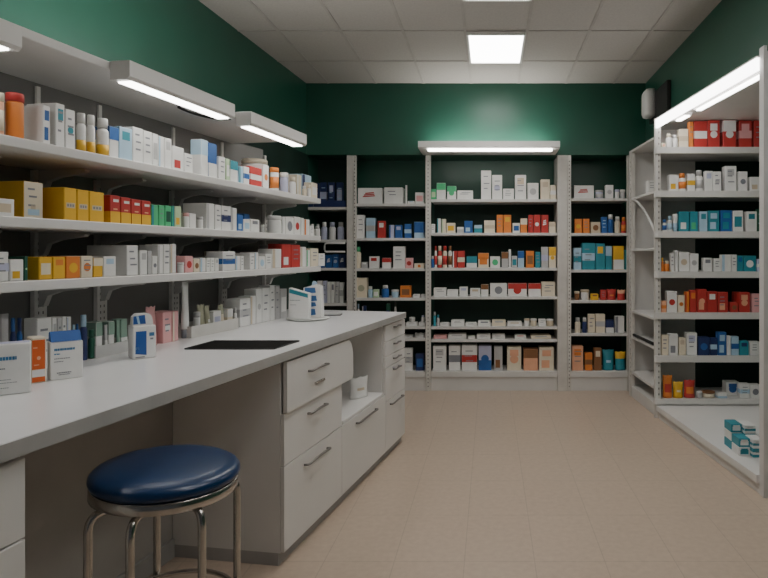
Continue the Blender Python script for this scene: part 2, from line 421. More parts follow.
AI=-1.985
fill_left("""
-9 4.5 93 k pe cr p
5 24.5 94 k o r -
43 50.5 106 c w b us d=.13
56 65 104 c w t ul d=.13
65.5 75.5 110 c w t ml
76 86 113.5 b w y b
86.3 95.3 115.5 b w y b
96 109 119 b w y b
109.5 119 127 c w b t
119.3 132.5 128 c lb t u
133 143.3 128 c w gy l
143.6 152.3 131.5 c w w l
152.6 158.3 134 c w gy p
158.6 164.3 136.5 c w lb v
164.6 171.8 138.5 c w gy u
172.3 184 147 c w r s
184.4 193 154 c w nb l
201 208 140 c w lb t d=.06
208.4 217 143.5 c b w b
219 225.5 157 c w w l
226 230 159 c pg w p
230.5 238 161 c w t t
239 243.5 166.5 c lb t v
243.8 249.5 167 c w b g
250 262 167.5 c r w g
263 269 165 c w o m
269.5 279 168 j w o p
279.5 288.5 173 j lv w -
289 296 177 b w cr -
297 301.5 175 c cr w v o=.06
302 311.5 175 c lb nb v o=.06
302 306.5 186 b cr w -
306.8 311 185 b w cr -
311.4 317.5 183 c cr w p
241 268 160 j w cr - o=.14
""",AI,ZS[0],'the top shelf above the counter')
fill_left("""
-11 14.5 198.5 c w be p d=.03
23.5 43 182 c y cr FlU d=.28 o=.055
64 77 188 c y be q d=.24
77.3 89.2 190 c y be q d=.24
89.5 104.3 192 c y be q d=.24
110 120.3 195.5 c r y bn d=.12
120.8 131 197.5 c r y bn d=.12
131.5 141.2 199.5 c r y bn d=.12
141.6 151 201 c r y bn d=.12
151.6 158.5 205 c g t v
158.8 164.8 205.3 c g dg l
165.1 171.8 205.7 c g dg p
172.1 174.5 206 c t g v
174.8 181.5 206.5 c pg y s
182.5 189.3 213 j w p -
189.6 196.3 213.5 c w w -
196.6 203.3 217 j w gy -
206.5 214.5 203.5 c w gy v d=.14
215 221.3 205 c w nb l
221.6 231 206 c w nb gl
231.3 237 208 c w gy v
237.4 243.3 215 c b lb s
243.6 250.2 219.5 c w lb p
250.5 259.5 219.5 c w ink u
244 250 214 c b b - o=.12
260.5 264.5 225 j gy w -
267 281.5 216 j w w l
282 285.3 217 c w gy v
285.6 294 217.5 c w ink m
294.3 300.5 217 c w r m
300.8 304 218 c w w -
304.3 309.7 219.5 c w o v
310 314 226 c w gy l
314.5 320 226.5 b w gy -
""",AI,ZS[1],'the middle shelf above the counter')
fill_left("""
-8 9 252 c w lv gl
10 24 259.5 c w y s
24.5 28 256.5 c dg pg m
39 52.5 257 c y cr p d=.09
53 65.5 257 c y o u
66 80.5 256.5 c o y m
81 93 256 c cr o ml
93.5 103 258 c y cr t
103.5 116.3 256.5 c w lb u
127 138.3 245.5 e w gy l d=.2
140 147.5 250.5 e w gy u
148 152 251 e gy w -
152.3 157.6 256 c w ink m
158 163.3 245 e w gy v
163.6 170 244.5 e w ink l
170.3 176.4 244 e w be v
177 184 262.5 j w w -
185 193.3 256 c p r m
193.6 200 259 c cr br m
200.3 206 258 c w lb v
206.3 210.3 258 c w gy l
210.6 214.6 258 c w lb l
214.9 219 258 c w gy u
222.5 235.3 251.5 c w b gl
235.6 240.3 256 c w lb v
240.6 244 256 c w nb l
250 254.6 253.5 c w be l d=.12
254.9 258.5 252.5 c w lb v
258.8 265.3 256.5 c w lb m
265.6 272 254 c w gy l
272.3 281.5 249 c w be v
282 291 244 c r w s
291.3 300.3 245 c r w l
300.6 306.2 247 c w be v
306.5 310.3 250 c w g v
310.6 318.5 248.5 c cr w l
318.8 325 253.5 c w cr l
204 223 251.5 j w be - o=.115
259 281 245 j gy w - o=.115
""",AI,ZS[2],'the bottom shelf above the counter')

# ------------------------------------------------------------------ counter and cabinets
ZT=1.0
ct=empty('counter_top',E0,PHI)
s_far=LS(406,AC)
CW=.043
mb=MB(); sA=-.9; yk=LY(ABK)-.003
p_end=[(sA,0),(s_far,0),(s_far+.10,yk),(sA,yk)]
mb.prism(p_end,ZT-CW,ZT,CTOP); mb.build('worktop',ct); B(sA,s_far-.002,-.0016,-.0002,ZT-CW,ZT-.002,mat('grey_front_edge',(.40,.395,.38),.5)).build('front_edge',ct)  # front edge coloured a darker grey than the worktop
tag(ct,'long white laminate counter top with black inset panel','counter')
# black inset
def onc(px,py):
    Y=(H-ZT)*F/(py-HY); x=X(px,Y); v=Vector((x-AC,Y,0)); return ((v.x*T+v.y)/TN, (-v.x+v.y*T)/TN)
q=[onc(185,349.5),onc(274,349.5),onc(299,341.5),onc(214,341.5)]
s0,s1=(q[0][0]+q[1][0])/2,(q[2][0]+q[3][0])/2; y0,y1=(q[1][1]+q[2][1])/2,(q[0][1]+q[3][1])/2
ins=empty('inset_panel',(*LW((s0+s1)/2,(y0+y1)/2)[:2],ZT),PHI); w=(s1-s0)/2; d=abs(y1-y0)/2
qq=[(a-(s0+s1)/2,b-(y0+y1)/2) for a,b in q]
MB().prism(qq,.0003,.004,BLACK).build('glass_surface',ins)
rim=MB()
for i in range(4):
    a=Vector((*qq[i],.003)); b=Vector((*qq[(i+1)%4],.003)); rim.tube([a,b],.004,BLKM,6)
rim.build('rim',ins)
tag(ins,'flat black glass panel set into the white counter top','inset panel')
# cabinets
AF=-1.398; yF=LY(AF); ZB=.06; ZU=ZT-CW-.0015
sc1,sc2,sc3,sc4=LS(284,AF),LS(342,AF),LS(385.5,AF),LS(405,AF)
DEP=.57
def bar_handle(par,s,z,y,ln=.17,m=HANDLE):
    h=MB(); n=9
    pts=[(s-ln/2,y-.0005,z-.006),(s-ln/2,y-.02,z-.004)]+[(s-ln/2+ln*(i+.5)/n,y-.026,z-.002+.004*math.sin(PI*(i+.5)/n)) for i in range(n)]+[(s+ln/2,y-.02,z-.004),(s+ln/2,y-.0005,z-.006)]
    h.tube(pts,.0065,m,8); return h.build('handle',par)
def carcass(e,s0,s1,extra=None,plinth=True):
    t=.018
    c=MB().box(s0,s0+t,yF+.02,yF+DEP,ZB,ZU,WHITE).box(s1-t,s1,yF+.02,yF+DEP,ZB,ZU,WHITE).box(s0+t,s1-t,yF+DEP-t,yF+DEP,ZB,ZU,WHITE).box(s0+t,s1-t,yF+.02,yF+DEP-t,ZB,ZB+t,WHITE)
    c.build('carcass',e)
    B(s0,s1,yF+.03,yF+DEP,.001,ZB-.0005,KICK).build('plinth',e)
def drawer(e,s0,s1,z0,z1,hz=None,ln=.17,out=0,hs=None):
    g=.0025
    f=B(s0+g,s1-g,yF-out,yF+.0185-out,z0+g,z1-g,WHITE,.002).build('drawer_front',e)
    if hz: bar_handle(f,hs if hs else (s0+s1)/2,hz,yF-out,ln)
    return f
K1=empty('drawer_cabinet',E0,PHI); carcass(K1,sc1+.001,sc2-.001)
y1d=depth(284,AF); zz=lambda py:Z(py,y1d)
z_a,z_b=zz(414),zz(467)
f=drawer(K1,sc1,sc2,z_b,z_a,z_a-.055,.19); drawer(K1,sc1,sc2,ZB,z_b,z_b-.055,.26)
# top drawer pulled out, its front rounded at the far end
out=.014; ex=LS(351,AF-.0); ztp=ZU-.012; c=.07
pr=[(sc1+.004,z_a+.003),(ex-.02,z_a+.003)]
pr+=[(ex-.02+.02*math.sin(a*PI/10),z_a+.003+.04*(1-math.cos(a*PI/10))) for a in range(1,6)]
pr+=[(ex-c*1.1+c*1.1*math.cos(a*PI/12),ztp-c*1.6+c*1.6*math.sin(a*PI/12)) for a in range(1,7)]
pr+=[(sc1+.004,ztp)]
f=MB().prism(pr,yF-out,yF-out+.02,WHITE,axis='y').build('drawer_front',K1)
B(sc1+.03,sc2-.03,yF+.0205,yF+.4,z_a+.02,ztp-.03,WHITE).build('drawer_box',f)
bar_handle(f,(sc1+sc2)/2-.02,ztp-.075,yF-out,.19); 
MB().box((sc1+sc2)/2-.05,(sc1+sc2)/2+.06,yF-out-.010,yF-out-.0003,z_a+.075,z_a+.088,STEEL,.002).build('label_holder',f)
tag(K1,'white three-drawer cabinet under the counter with a round cornered top drawer','cabinet','cabinets under the counter')
K2=empty('niche_cabinet',E0,PHI); carcass(K2,sc2+.001,sc3-.001)
zn=Z(422,depth(342,AF))
B(sc2+.019,sc3-.019,yF+.002,yF+DEP-.019,zn-.018,zn,WHITE,.002).build('niche_shelf',K2)
drawer(K2,sc2,sc3,ZB,zn-.02,zn-.06,.33)
tag(K2,'white cabinet with open niche above one deep drawer','cabinet','cabinets under the counter')
K3=empty('drawer_cabinet',E0,PHI); carcass(K3,sc3+.001,sc4-.001)
y3=depth(386,AF); zl=[Z(p,y3) for p in (342,357,364,404)]
drawer(K3,sc3,sc4,zl[0],ZU-.01,zl[0]+.09,.1); drawer(K3,sc3,sc4,zl[1],zl[0],zl[0]-.03,.1)
zd=Z(402,y3)
drawer(K3,sc3,sc4,zl[2]-.03,zl[1],zl[1]-.03,.12); drawer(K3,sc3,sc4,zd,zl[2]-.03,zl[2]-.06,.12); drawer(K3,sc3,sc4,ZB,zd,zd-.03,.26)
tag(K3,'white cabinet with five stacked drawers at the far end of the counter','cabinet','cabinets under the counter')
K4=empty('drawer_cabinet',E0,PHI); s4=LS(27,AF); carcass(K4,-.3,s4)
drawer(K4,-.3,s4-.001,.74,ZU-.012,.86,.2); drawer(K4,-.3,s4-.001,.45,.74,.68,.2); drawer(K4,-.3,s4-.001,ZB,.45,.38,.2)
tag(K4,'white drawer cabinet cut off under the near end of the counter','cabinet','cabinets under the counter')
MP=empty('knee_panel',E0,PHI)
KP=mat('knee_space_panel',(.40,.38,.36),.5,var=.03)
B(s4+.001,sc1-.001,yF+DEP,yF+DEP+.02,.09,ZU,KP).build('back_board',MP)
B(s4+.001,sc1-.001,yF+DEP-.012,yF+DEP+.02,.001,.088,KICK).build('skirting',MP)
tag(MP,'pale grey back panel of the knee space behind the blue stool','panel')
# paper bag in the niche
p=LW(sc3-.185,yF+.12); o=pouch(.15,.06,.135,'w','be','l'); o.name='paper_bag'; o.location=(p.x,p.y,zn+.0008); o.rotation_euler=(0,0,PHI-.5)
tag(o,'small white paper bag with beige print standing in the open cabinet niche','bag')

# ------------------------------------------------------------------ things along the back of the counter
AR=-2.10
PLC='the counter below the shelves'
fill_left("""
-1 9.5 314 t gy w b
10 16 318 b nb b -
16.4 22.5 318 b b nb -
37 52 318 e w gy l d=.06
52.4 57 318 e w gy u d=.06
57.3 62 318 e gy w l d=.06
62.3 66.5 317 e w be l d=.06
66.8 71.3 317 e w lv v d=.06
71.8 75.2 325 b b lb -
75.5 78.8 324 b lb b -
79.3 87.5 315 b nb lb -
87.8 95 330 b dg dg -
163 172 312 c p w ml d=.1
172.4 178.5 311 c p cr v d=.1
180 190 282 t w ink l
240 250.3 298.5 c w gy gl d=.10
250.6 256 296 e w be v
256.3 262 289 c w gy m
262.3 270 288 c w be l
270.3 275 285.5 e w gy l
275.3 280 285.5 e gy w l
280.3 287 289 c gy w p
151 160.5 307 p p p l d=.06
""",AR,ZT,PLC,.085)
# organiser trays
def tray(name,label,px0,px1,a,ht,dep,m,cat='tray'):
    s0,s1=LS(px0,a),LS(px1,a); p=LW((s0+s1)/2,LY(a)+dep/2); w=(s1-s0)/2; d=dep/2; t=.004
    e=empty(name,(p.x,p.y,ZT+.0005),PHI)
    B(-w,w,-d,d,0,t,m).build('tray_base',e)
    MB().box(-w,w,-d,-d+t,t,ht,m).box(-w,w,d-t,d,t,ht,m).box(-w,-w+t,-d+t,d-t,t,ht,m).box(w-t,w,-d+t,d-t,t,ht,m).build('tray_wall',e)
    tag(e,label,cat); return e
tray('organiser_tray','frosted organiser tray holding green topped tubes on the counter',95.5,129,AR+.005,.05,.1,CLEAR)
tray('organiser_tray','long low white tray of small packs behind the black inset panel',191.5,238.5,AR+.02,.062,.16,mat('tray_cream',(.62,.61,.57),.5))
fill_left("""
96 102.5 322 c w sg t d=.05
103.3 108 325 t gy w b
108.6 114.6 321.5 c w sg t d=.05
115.2 120.3 320 t sg w -
121 127.5 319 c sg w b d=.05
""",AR-.012,ZT+.005,'the frosted organiser tray')
fill_left("""
193 200.5 312 j w gy -
201 208 305 p ol be - d=.05
208.3 213 306 p ol w l d=.05
213.3 221.5 311 c w lv p d=.05
221.8 227 305 p cr ol t d=.05
227.3 233 309 c cr w t d=.05
233.3 237 308 b w gy -
""",AR-.012,ZT+.005,'the long low white tray')
MB_=MB()
# foreground cartons
def bigbox(name,label,g0,g1,ytop,d,build):
    Y0=(H-ZT)*F/(g0[1]-HY); Y1=(H-ZT)*F/(g1[1]-HY); p0=Vector((X(g0[0],Y0),Y0)); p1=Vector((X(g1[0],Y1),Y1))
    v=p1-p0; w=v.length; rz=math.atan2(v.y,v.x); h=Z(ytop,Y0)-ZT; c=(p0+p1)/2+Vector((-v.y,v.x))/w*d/2
    e=empty(name,(c.x,c.y,ZT+.0006),rz); build(e,w,d,h); tag(e,label,'carton','cartons standing on the counter'); return e
INK=C('ink'); BLUEINK=mat('blue_print',(.06,.22,.42),.5)
def strokes(mb,w,d,rows,m,rr=random.Random(5)):
    for u0,u1,v,th in rows:
        x=u0
        while x<u1-.01:
            l=min(u1-x,.03+.05*rr.random()); y=-d/2-.0012
            mb.poly([(-w/2+w*x,y,v-th/2),(-w/2+w*(x+l*.85),y,v-th/2),(-w/2+w*(x+l*.85),y,v+th/2),(-w/2+w*x,y,v+th/2)],m); x+=l
def b1(e,w,d,h):
    B(-w/2,w/2,-d/2,d/2,0,h,C('w'),.003).build('box_body',e)
    mb=MB(); strokes(mb,w,d,[(.3,.68,h*.72,.011)],BLUEINK)
    mb2=mb; strokes(mb2,w,d,[(.12,.26,h*.62,.004),(.12,.42,h*.52,.004),(.12,.30,h*.42,.003),(.1,.55,h*.30,.002),(.1,.7,h*.24,.002),(.1,.5,h*.14,.002)],INK); mb2.build('printing',e)
    MB().poly([(-w/2+.004,-d/2+.01,h+.0008),(w/2-.004,-d/2+.01,h+.0008),(w/2-.004,d/2-.004,h+.0008),(-w/2+.004,d/2-.004,h+.0008)],C('lv')).build('top_flap',e)
bigbox('medicine_carton','white carton with blue heading standing nearest on the counter at the picture edge',(-14,397.5),(31,392.5),346,.07,b1)
def b2(e,w,d,h):
    B(-w/2,w/2,-d/2,d/2,0,h,C('cr'),.003).build('box_body',e); OR=mat('orange_red_print',(.72,.13,.025),.45)
    mb=MB(); quads(mb,w,d,.03,.90,.30,.95,h,OR); quads(mb,w,d,.03,.90,.02,.13,h,OR); mb.build('front_panel',e)
    mb=MB(); quads(mb,w,d,.03,.90,.14,.29,h,C('w')); r=w*.13
    mb.poly([(-w*.02+r*math.cos(a*PI/7),-d/2-.0012,h*.55+r*1.2*math.sin(a*PI/7)) for a in range(14)],C('pe')); strokes(mb,w,d,[(.1,.4,h*.78,.005),(.15,.5,h*.40,.004)],C('pe')); mb.build('emblem',e)
bigbox('medicine_carton','cream carton with orange red front panel standing between two white cartons',(31.5,384),(46.5,382),338.5,.07,b2)
def b3(e,w,d,h):
    B(-w/2,w/2,-d/2,d/2,0,h,C('w'),.003).build('box_body',e); BT=mat('royal_blue_top',(.02,.10,.36),.5)
    MB().prism([(-d/2,h+.0008),(d/2,h+.0008),(d/2-.005,h+.03),(d/2-.03,h+.036)],-w/2+.004,w/2-.004,BT,axis='x').build('blue_lid_flap',e)
    mb=MB(); strokes(mb,w,d,[(.12,.75,h*.8,.008),(.12,.3,h*.68,.004)],BLUEINK); strokes(mb,w,d,[(.12,.6,h*.56,.003),(.12,.4,h*.48,.003),(.2,.65,h*.18,.004),(.25,.6,h*.13,.003)],INK); mb.build('printing',e)
bigbox('medicine_carton','white carton with raised blue lid flap beside the orange red carton',(50,381),(83,377),343,.06,b3)
def b4(e,w,d,h):
    B(-w/2,w/2,-d/2,d/2,0,h*.74,C('w'),.004).build('box_body',e); BT=mat('royal_blue_top',(.02,.10,.36),.5)
    pr=[(-w/2+.004,h*.742),(w/2-.004,h*.742)]+[(w/2-.006-w*.22*(1-math.cos(a*PI/12)),h*.8+h*.2*math.sin(a*PI/12)) for a in range(1,7)]+[(-w*.28,h),(-w/2+.006,h*.93)]
    MB().prism(pr,-d*.2,d*.28,C('w'),axis='y').build('top_flap',e)
    mb=MB(); y=-d*.2-.0012
    mb.poly([(-w*.42,y,h*.77),(w*.12,y,h*.77),(w*.08,y,h*.97),(-w*.42,y,h*.95)],BT); mb.poly([(-w*.22,y-.0004,h*.77),(-w*.12,y-.0004,h*.77),(-w*.2,y-.0004,h*.955),(-w*.3,y-.0004,h*.95)],C('lb')); mb.build('blue_top_print',e)
    mb=MB(); mb.poly([(-w*.4,-d/2-.0012,h*.12),(w*.08,-d/2-.0012,h*.08),(w*.08,-d/2-.0012,h*.62),(-w*.38,-d/2-.0012,h*.62)],BT)
    mb.poly([(-w*.4,-d/2-.0012,h*.03),(w*.0,-d/2-.0012,h*.03),(w*.0,-d/2-.0012,h*.055),(-w*.4,-d/2-.0012,h*.055)],INK); mb.build('blue_front_print',e)
    mb=MB(); strokes(mb,w,d,[(.08,.27,h*.24,.012)],C('lb'),random.Random(2)); 
    for v,t_,u0,u1 in ((.6,.03,.1,.42),(.52,.03,.1,.36),(.42,.02,.12,.34)):
        x=w/2+.0012; mb.poly([(x,-d/2+d*u0,h*v-h*t_),(x,-d/2+d*u1,h*v-h*t_),(x,-d/2+d*u1,h*v+h*t_),(x,-d/2+d*u0,h*v+h*t_)],BLUEINK)
    mb.poly([(w*.2,-d/2-.0012,h*.5),(w*.42,-d/2-.0012,h*.5),(w*.42,-d/2-.0012,h*.58),(w*.2,-d/2-.0012,h*.58)],BLUEINK)
    mb.poly([(w*.24,-d/2-.0012,h*.42),(w*.38,-d/2-.0012,h*.42),(w*.38,-d/2-.0012,h*.46),(w*.24,-d/2-.0012,h*.46)],INK); mb.build('printing',e)
bigbox('medicine_carton','white carton with blue window print and rounded open top alone mid counter',(133,360),(156,357.5),315,.085,b4)
# two big packs on a white plate at the far end
Yp=(H-ZT)*F/(321-HY); pc=(X(304,Yp),Yp+.09)
tag(MB().lathe([(.10,0),(.125,.003),(.14,.008),(.142,.011),(.12,.007)],C('w'),seg=36).build('round_tray',None,(pc[0],pc[1],ZT+.0006)),'shallow round white tray under the two blue and white packs','tray')
zp=ZT+.0125
def b5(e,w,d,h):
    MB().prism([(-w/2,0),(w/2,0),(w/2+.004,h*.82),(-w/2+.004,h)],-d/2,d/2,C('w'),axis='y').build('box_body',e)
    mb=MB(); mb.poly([(-w*.46,-d/2-.001,h*.84),(w*.48,-d/2-.001,h*.68),(w*.48,-d/2-.001,h*.80),(-w*.45,-d/2-.001,h*.97)],C('t')); strokes(mb,w,d,[(.1,.6,h*.6,.004),(.1,.4,h*.45,.003)],INK); mb.build('printing',e)
e=empty('refill_pack',(X(297.5,Yp),Yp+.045,zp),-.05); b5(e,.135,.05,.205); tag(e,'white pack with slanting teal top stripe on the round white tray','pack','packs on the round tray')
def b6(e,w,d,h):
    mb=MB(); mb.prism([(-w/2,0),(w/2,0),(w/2-.008,h*.94),(w*.2,h),(-w/2+.006,h*.9)],-d/2,d/2,C('w'),axis='y'); mb.build('box_body',e)
    mb=MB(); BB=mat('mid_blue_print',(.05,.17,.42),.45)
    for u0,u1,v0,v1 in ((-.38,.2,.72,.9),(-.3,.26,.48,.66),(-.1,.22,.32,.46),(-.1,.2,.06,.26)):
        mb.poly([(w*u0,-d/2-.001,h*v0),(w*u1,-d/2-.001,h*v0+h*.03),(w*(u1-.05),-d/2-.001,h*v1),(w*u0,-d/2-.001,h*v1)],BB)
    mb.build('blue_print',e); MB().prism([(-w*.1,h*.955),(w*.2,h*1.003),(w*.12,h*1.09),(-.02*w,h*1.1)],-.004,.004,C('lb'),axis='y').build('top_flap',e)
e=empty('refill_pack',(X(308,Yp),Yp+.125,zp),-.03); b6(e,.13,.06,.225); tag(e,'white pack with blue patches behind the teal striped pack on the tray','pack','packs on the round tray')
Yn=(H-ZT)*F/(315-HY)
nb=empty('notepad',(X(333,Yn),Yn,ZT+.0006),.1); B(-.06,.06,-.05,.05,0,.004,BLKM).build('cover',nb); B(-.057,.057,-.047,.047,.0042,.016,C('gy'),.002).build('page_block',nb)
tag(nb,'flat grey notepad lying at the far end of the counter','notepad')

# ------------------------------------------------------------------ stool
ST=empty('stool',(-.992,1.84,0))
rs=.204
prof=[(rs-.008,0),(rs,.006),(rs+.003,.015),(rs+.002,.024),(rs-.006,.034),(rs-.020,.041),(rs-.05,.046),(rs-.11,.049),(.04,.050),(.001,.0505)]
o=MB().lathe(prof,VINYL,c=(0,0,.034),seg=64).build('seat_cushion',ST,(0,0,.728)); o.rotation_euler=(0,math.radians(3.5),0)
o=MB().lathe([(rs-.004,0),(rs-.001,.002),(rs-.001,.032),(rs-.006,.0335)],STEEL,seg=64).build('seat_band',ST,(0,0,.728)); o.rotation_euler=(0,math.radians(3.5),0)
rl=.208
def leg_angle(px,front):                             # where the sight line through a leg meets the leg circle
    k=(px-PX)/F; cx,cy=-.992,1.84; A_=1+k*k; Bq=-2*(k*cx+cy); Cq=cx*cx+cy*cy-rl*rl; D=Bq*Bq-4*A_*Cq
    y=(-Bq+(-1 if front else 1)*math.sqrt(max(D,0)))/(2*A_); return math.atan2(y-cy,k*y-cx)
for a in (leg_angle(88,1),leg_angle(130,1),leg_angle(202,1),leg_angle(237,0),leg_angle(157,0)):
    ca,sa=math.cos(a),math.sin(a)
    pts=[(.10,.714),(.155,.714),(.175,.713),(.189,.709),(.199,.700),(.205,.688),(rl,.67),(rl,.655)]+[(rl,.65-.645*f) for f in (.25,.5,.75,1)]
    MB().tube([(r*ca,r*sa,z) for r,z in pts],.0115,STEEL,10,up0=(-sa,ca,0)).build('leg',ST)
    MB().lathe([(.014,0),(.014,.012)],BLKM,c=(rl*ca,rl*sa,.0005),seg=12).build('foot_cap',ST)
MB().tube([(.190*math.cos(2*PI*i/48),.190*math.sin(2*PI*i/48),.375) for i in range(48)],.008,STEEL,8,closed=True).build('foot_ring',ST)
tag(ST,'round stool with blue vinyl seat and steel legs pulled up to the counter','stool')

# ------------------------------------------------------------------ shelving along the back wall
def post(par,x0,x1,y0,y1,z0,z1,holes=None,m=POST):
    u=MB().box(x0,x1,y0,y1,z0,z1,m)
    if holes:
        z=z0+.05
        while z<z1-.04:
            for hx in holes: u.poly([(hx-.005,y0-.0006,z-.007),(hx+.005,y0-.0006,z-.007),(hx+.005,y0-.0006,z+.007),(hx-.005,y0-.0006,z+.007)],HOLE)
            z+=.04
    return u.build('upright',par)
YB=DB; dsh=.37
def bay(name,label,pxa,pxb,shelves,base_y,posts,split,kick=True,lip=.028):
    e=empty(name,(0,0,0)); xa,xb=X(pxa,YB),X(pxb,YB)
    for py in shelves:
        z=Z(py,YB); B(xa+.001,xb-.001,YB+.004,YB+dsh,z-lip,z,SHELFW,.002).build('shelf',e)
    zb=Z(base_y,YB)
    B(xa+.001,xb-.001,YB-.004,YB+dsh,zb-.06,zb,SHELFW,.002).build('base_shelf',e)
    B(xa+.001,xb-.001,YB+.012,YB+dsh,.001,zb-.061,SHELFW).build('kick_board',e)
    zs=Z(split,YB)
    B(xa+.001,xb-.001,YB+dsh+.001,YB+dsh+.015,zb-.05,zs,DARKG).build('back_panel',e)  # shade of the wall behind the packs, put into a dark panel colour
    for (p0,p1,h) in posts:
        x0,x1=X(p0,YB),X(p1,YB)
        post(e,x0+.0005,x1-.0005,YB-.012,YB+.04 if (p1-p0)<7 else YB+dsh,.001,2.474,[(x0+x1)/2] if h else None)
    tag(e,label,'shelving bay','shelving bays along the back wall'); return e
Yi=YB+.03
S1=[203.5,238,268.5,298,326.5,338.5]
bay('shelving_bay','shelving bay past the counter end with a white kick board',353.3,425.5,S1,371.5,[(347,353.2,0),(353.6,356,1)],203.5)
S2=[199.2,232.8,268,296.7,326.7,339.6]
bay('shelving_bay','widest shelving bay standing under the back wall strip lamp',431,557.3,S2,371.5,[(425.6,430.8,1),(557.5,567.2,0)],199.2)
S3=[198.2,233,269.8,300.5,333.5]
bay('shelving_bay','narrow shelving bay in the corner beside the empty white shelving',568,629,S3,371.5,[(567.4,571,1),(627.2,629.4,0)],198.2)
S0=[207,239.5,268,303.3]
e0=bay('shelving_bay','dim shelving bay with navy cartons behind the end of the wall shelves',296,346.6,S0,371.5,[],150)
zt_=Z(247.5,YB)
xx0,xx1=X(325,YB),X(345.5,YB)
pts=[(xx1,YB-.02,zt_+.045),(xx0+.02,YB-.02,zt_+.045),(xx0+.005,YB-.02,zt_+.035),(xx0,YB-.02,zt_+.01),(xx0,YB-.02,zt_-.02),(xx0+.008,YB-.02,zt_-.04),(xx0+.025,YB-.02,zt_-.045),(xx1,YB-.02,zt_-.045)]
MB().tube(pts,.010,SHELFW,8).build('guard_rail',e0)
zz=lambda py:Z(py,YB)
fill_front("""
308 313 183 c nb lv l
313.5 319.5 183 c nb lv l
320 326.5 182.5 c nb lv lg
328 334.5 182.5 c nb lv lu
336 343 182.5 c nb lv lp
""",Yi+.02,zz(207),'the dim bay\'s top shelf')
tag(B(X(318,Yi-.03),X(345.5,Yi-.03),YB-.0,YB+.02,zz(207)+.0008,zz(200.5),C('nb'),.002).build('card_strip'),'navy card strip in front of the navy cartons in the dim bay','card')
fill_front("""
309 314 224 b w w -
314.5 319.5 224 b w gy -
320.5 326.5 222 b lv w -
328 335 222 b w lv -
336.5 343.5 222 b lv gy -
""",Yi,zz(239.5),'the dim bay\'s second shelf')
fill_front("""
317 324 255 c b lv x
325.5 332 255 c b w x
332.5 338.5 254.5 c b lv ml
339 345.5 254.5 c nb w x
""",Yi,zz(268),'the dim bay\'s third shelf')
fill_front("""
317 322 281 e w gy l
323 326.5 281 e lv gy l
327 330.5 282 e w w -
331 334.5 282 e w ink u
335 338.8 282 e gy w l
339.3 343.5 282.5 e w gy g
""",Yi,zz(303.3),'the dim bay\'s bottom shelf')
N1='the counter-end bay'
fill_front("""
357.8 382.3 188 c w r x
384 402.8 187.5 c w ink l
405 407 185 s w w -
407.5 414.5 201 f w lb u
415 424 192.5 c w p p
""",Yi,zz(203.5),N1+'\'s top shelf')
fill_front("""
356.5 364.3 215 c w gy l
366 375 218 c lb gy g
377.5 385.3 221 c r w u
389 394 225 c lv b v
395 402.3 225 c b lv u
404.3 411.3 224 c b lb g
414 424.3 222 c lb b tg
""",Yi,zz(238),N1+'\'s second shelf')
fill_front("""
354 360.6 247 b cr g -
361.3 367.6 262 f gy w u
369 378.6 256.5 c w r u
382 390.6 258 c w r t
393 404.8 246.5 c w gy l
405.2 413 258 c p r m
414 424.3 263.5 c cr o m
""",Yi,zz(268.5),N1+'\'s third shelf')
fill_front("""
355.5 366.8 278 c cr ol m
367.4 372.6 286.5 b lb w -
373 378.8 289.5 c pg w p
381 388.5 285.5 b b w -
390.6 398.6 290 j lb w -
400 411 286 c o br p
413 419.8 294.3 f w gy l
421 425 294.3 f w w -
""",Yi,zz(298),N1+'\'s fourth shelf')
fill_front("""
406 417 322.5 f w gy l d=.1
418.8 425 322.3 f w w - d=.1
394 396.5 302 b gy bk -
357 359.5 304 b w lb -
362 366 306 c nb gy v
386 390 304 c dg nb p
""",Yi,zz(326.5),N1+'\'s fifth shelf')
Y5=Yi+.05; zz5=Z(322.3,Y5)+.004
for (p0,p1,yt,kk,lab) in ((409,415,317.3,'j','small grey tub resting on a flat white carton past the counter end'),(421,424.6,315.5,'b','white bottle standing on a flat white carton past the counter end')):
    o=jar(X(p1,Y5)-X(p0,Y5),Z(yt,Y5)-zz5,'gy','w','-') if kk=='j' else bottle(X(p1,Y5)-X(p0,Y5),Z(yt,Y5)-zz5,'w','lv','-')
    o.location=((X(p0,Y5)+X(p1,Y5))/2,Y5+.01,zz5); tag(o,lab,'tub' if kk=='j' else 'bottle')
fill_front("""
405 412.5 335.6 f w gy l d=.1
414 425 333.5 p w gy - d=.1
""",Yi,zz(338.5),N1+'\'s sixth shelf')
fill_front("""
404.5 412.5 348.5 c w gy lg
415.5 424 354 c nb b p
""",Yi,zz(371.5),N1+'\'s bottom shelf')
N2='the wide bay'
fill_front("""
430.8 436.2 189 c g pg p
436.6 445.6 183 c w g t
447 456.2 186 c w g tm
457 473 190.5 f w gy l
481 491.3 170.5 c w lv l
492 502.3 175 c w lv ml
503 514 188.7 c w gy l
515 526.3 175 c w be ul
527.3 538.6 183 c w gy m
540.6 550 179.5 c cr be u
550.3 556.3 185 c cr w g
""",Yi,zz(199.2),N2+'\'s top shelf')
fill_front("""
431.2 435 224 c w g l
437 440.8 218.5 c w t v
441.5 446 219 c cr pg v
446.5 455.3 223 c cr y p
457 463.8 227 f gy w t
464.2 472.6 221 c b lb s
474 482.2 225 c t lb t
484 495 220.5 c cr be g
496.6 503 215 c o w l
503.4 511.3 215 c o y u
512.6 520 223 c w b p
520.5 527.3 218.5 c o cr t
528.3 533.2 215 c r w l
533.5 540.5 215 c r w m
541.3 548.5 215 c r w x
549 555.8 222 c cr be t
""",Yi,zz(232.8),N2+'\'s second shelf')
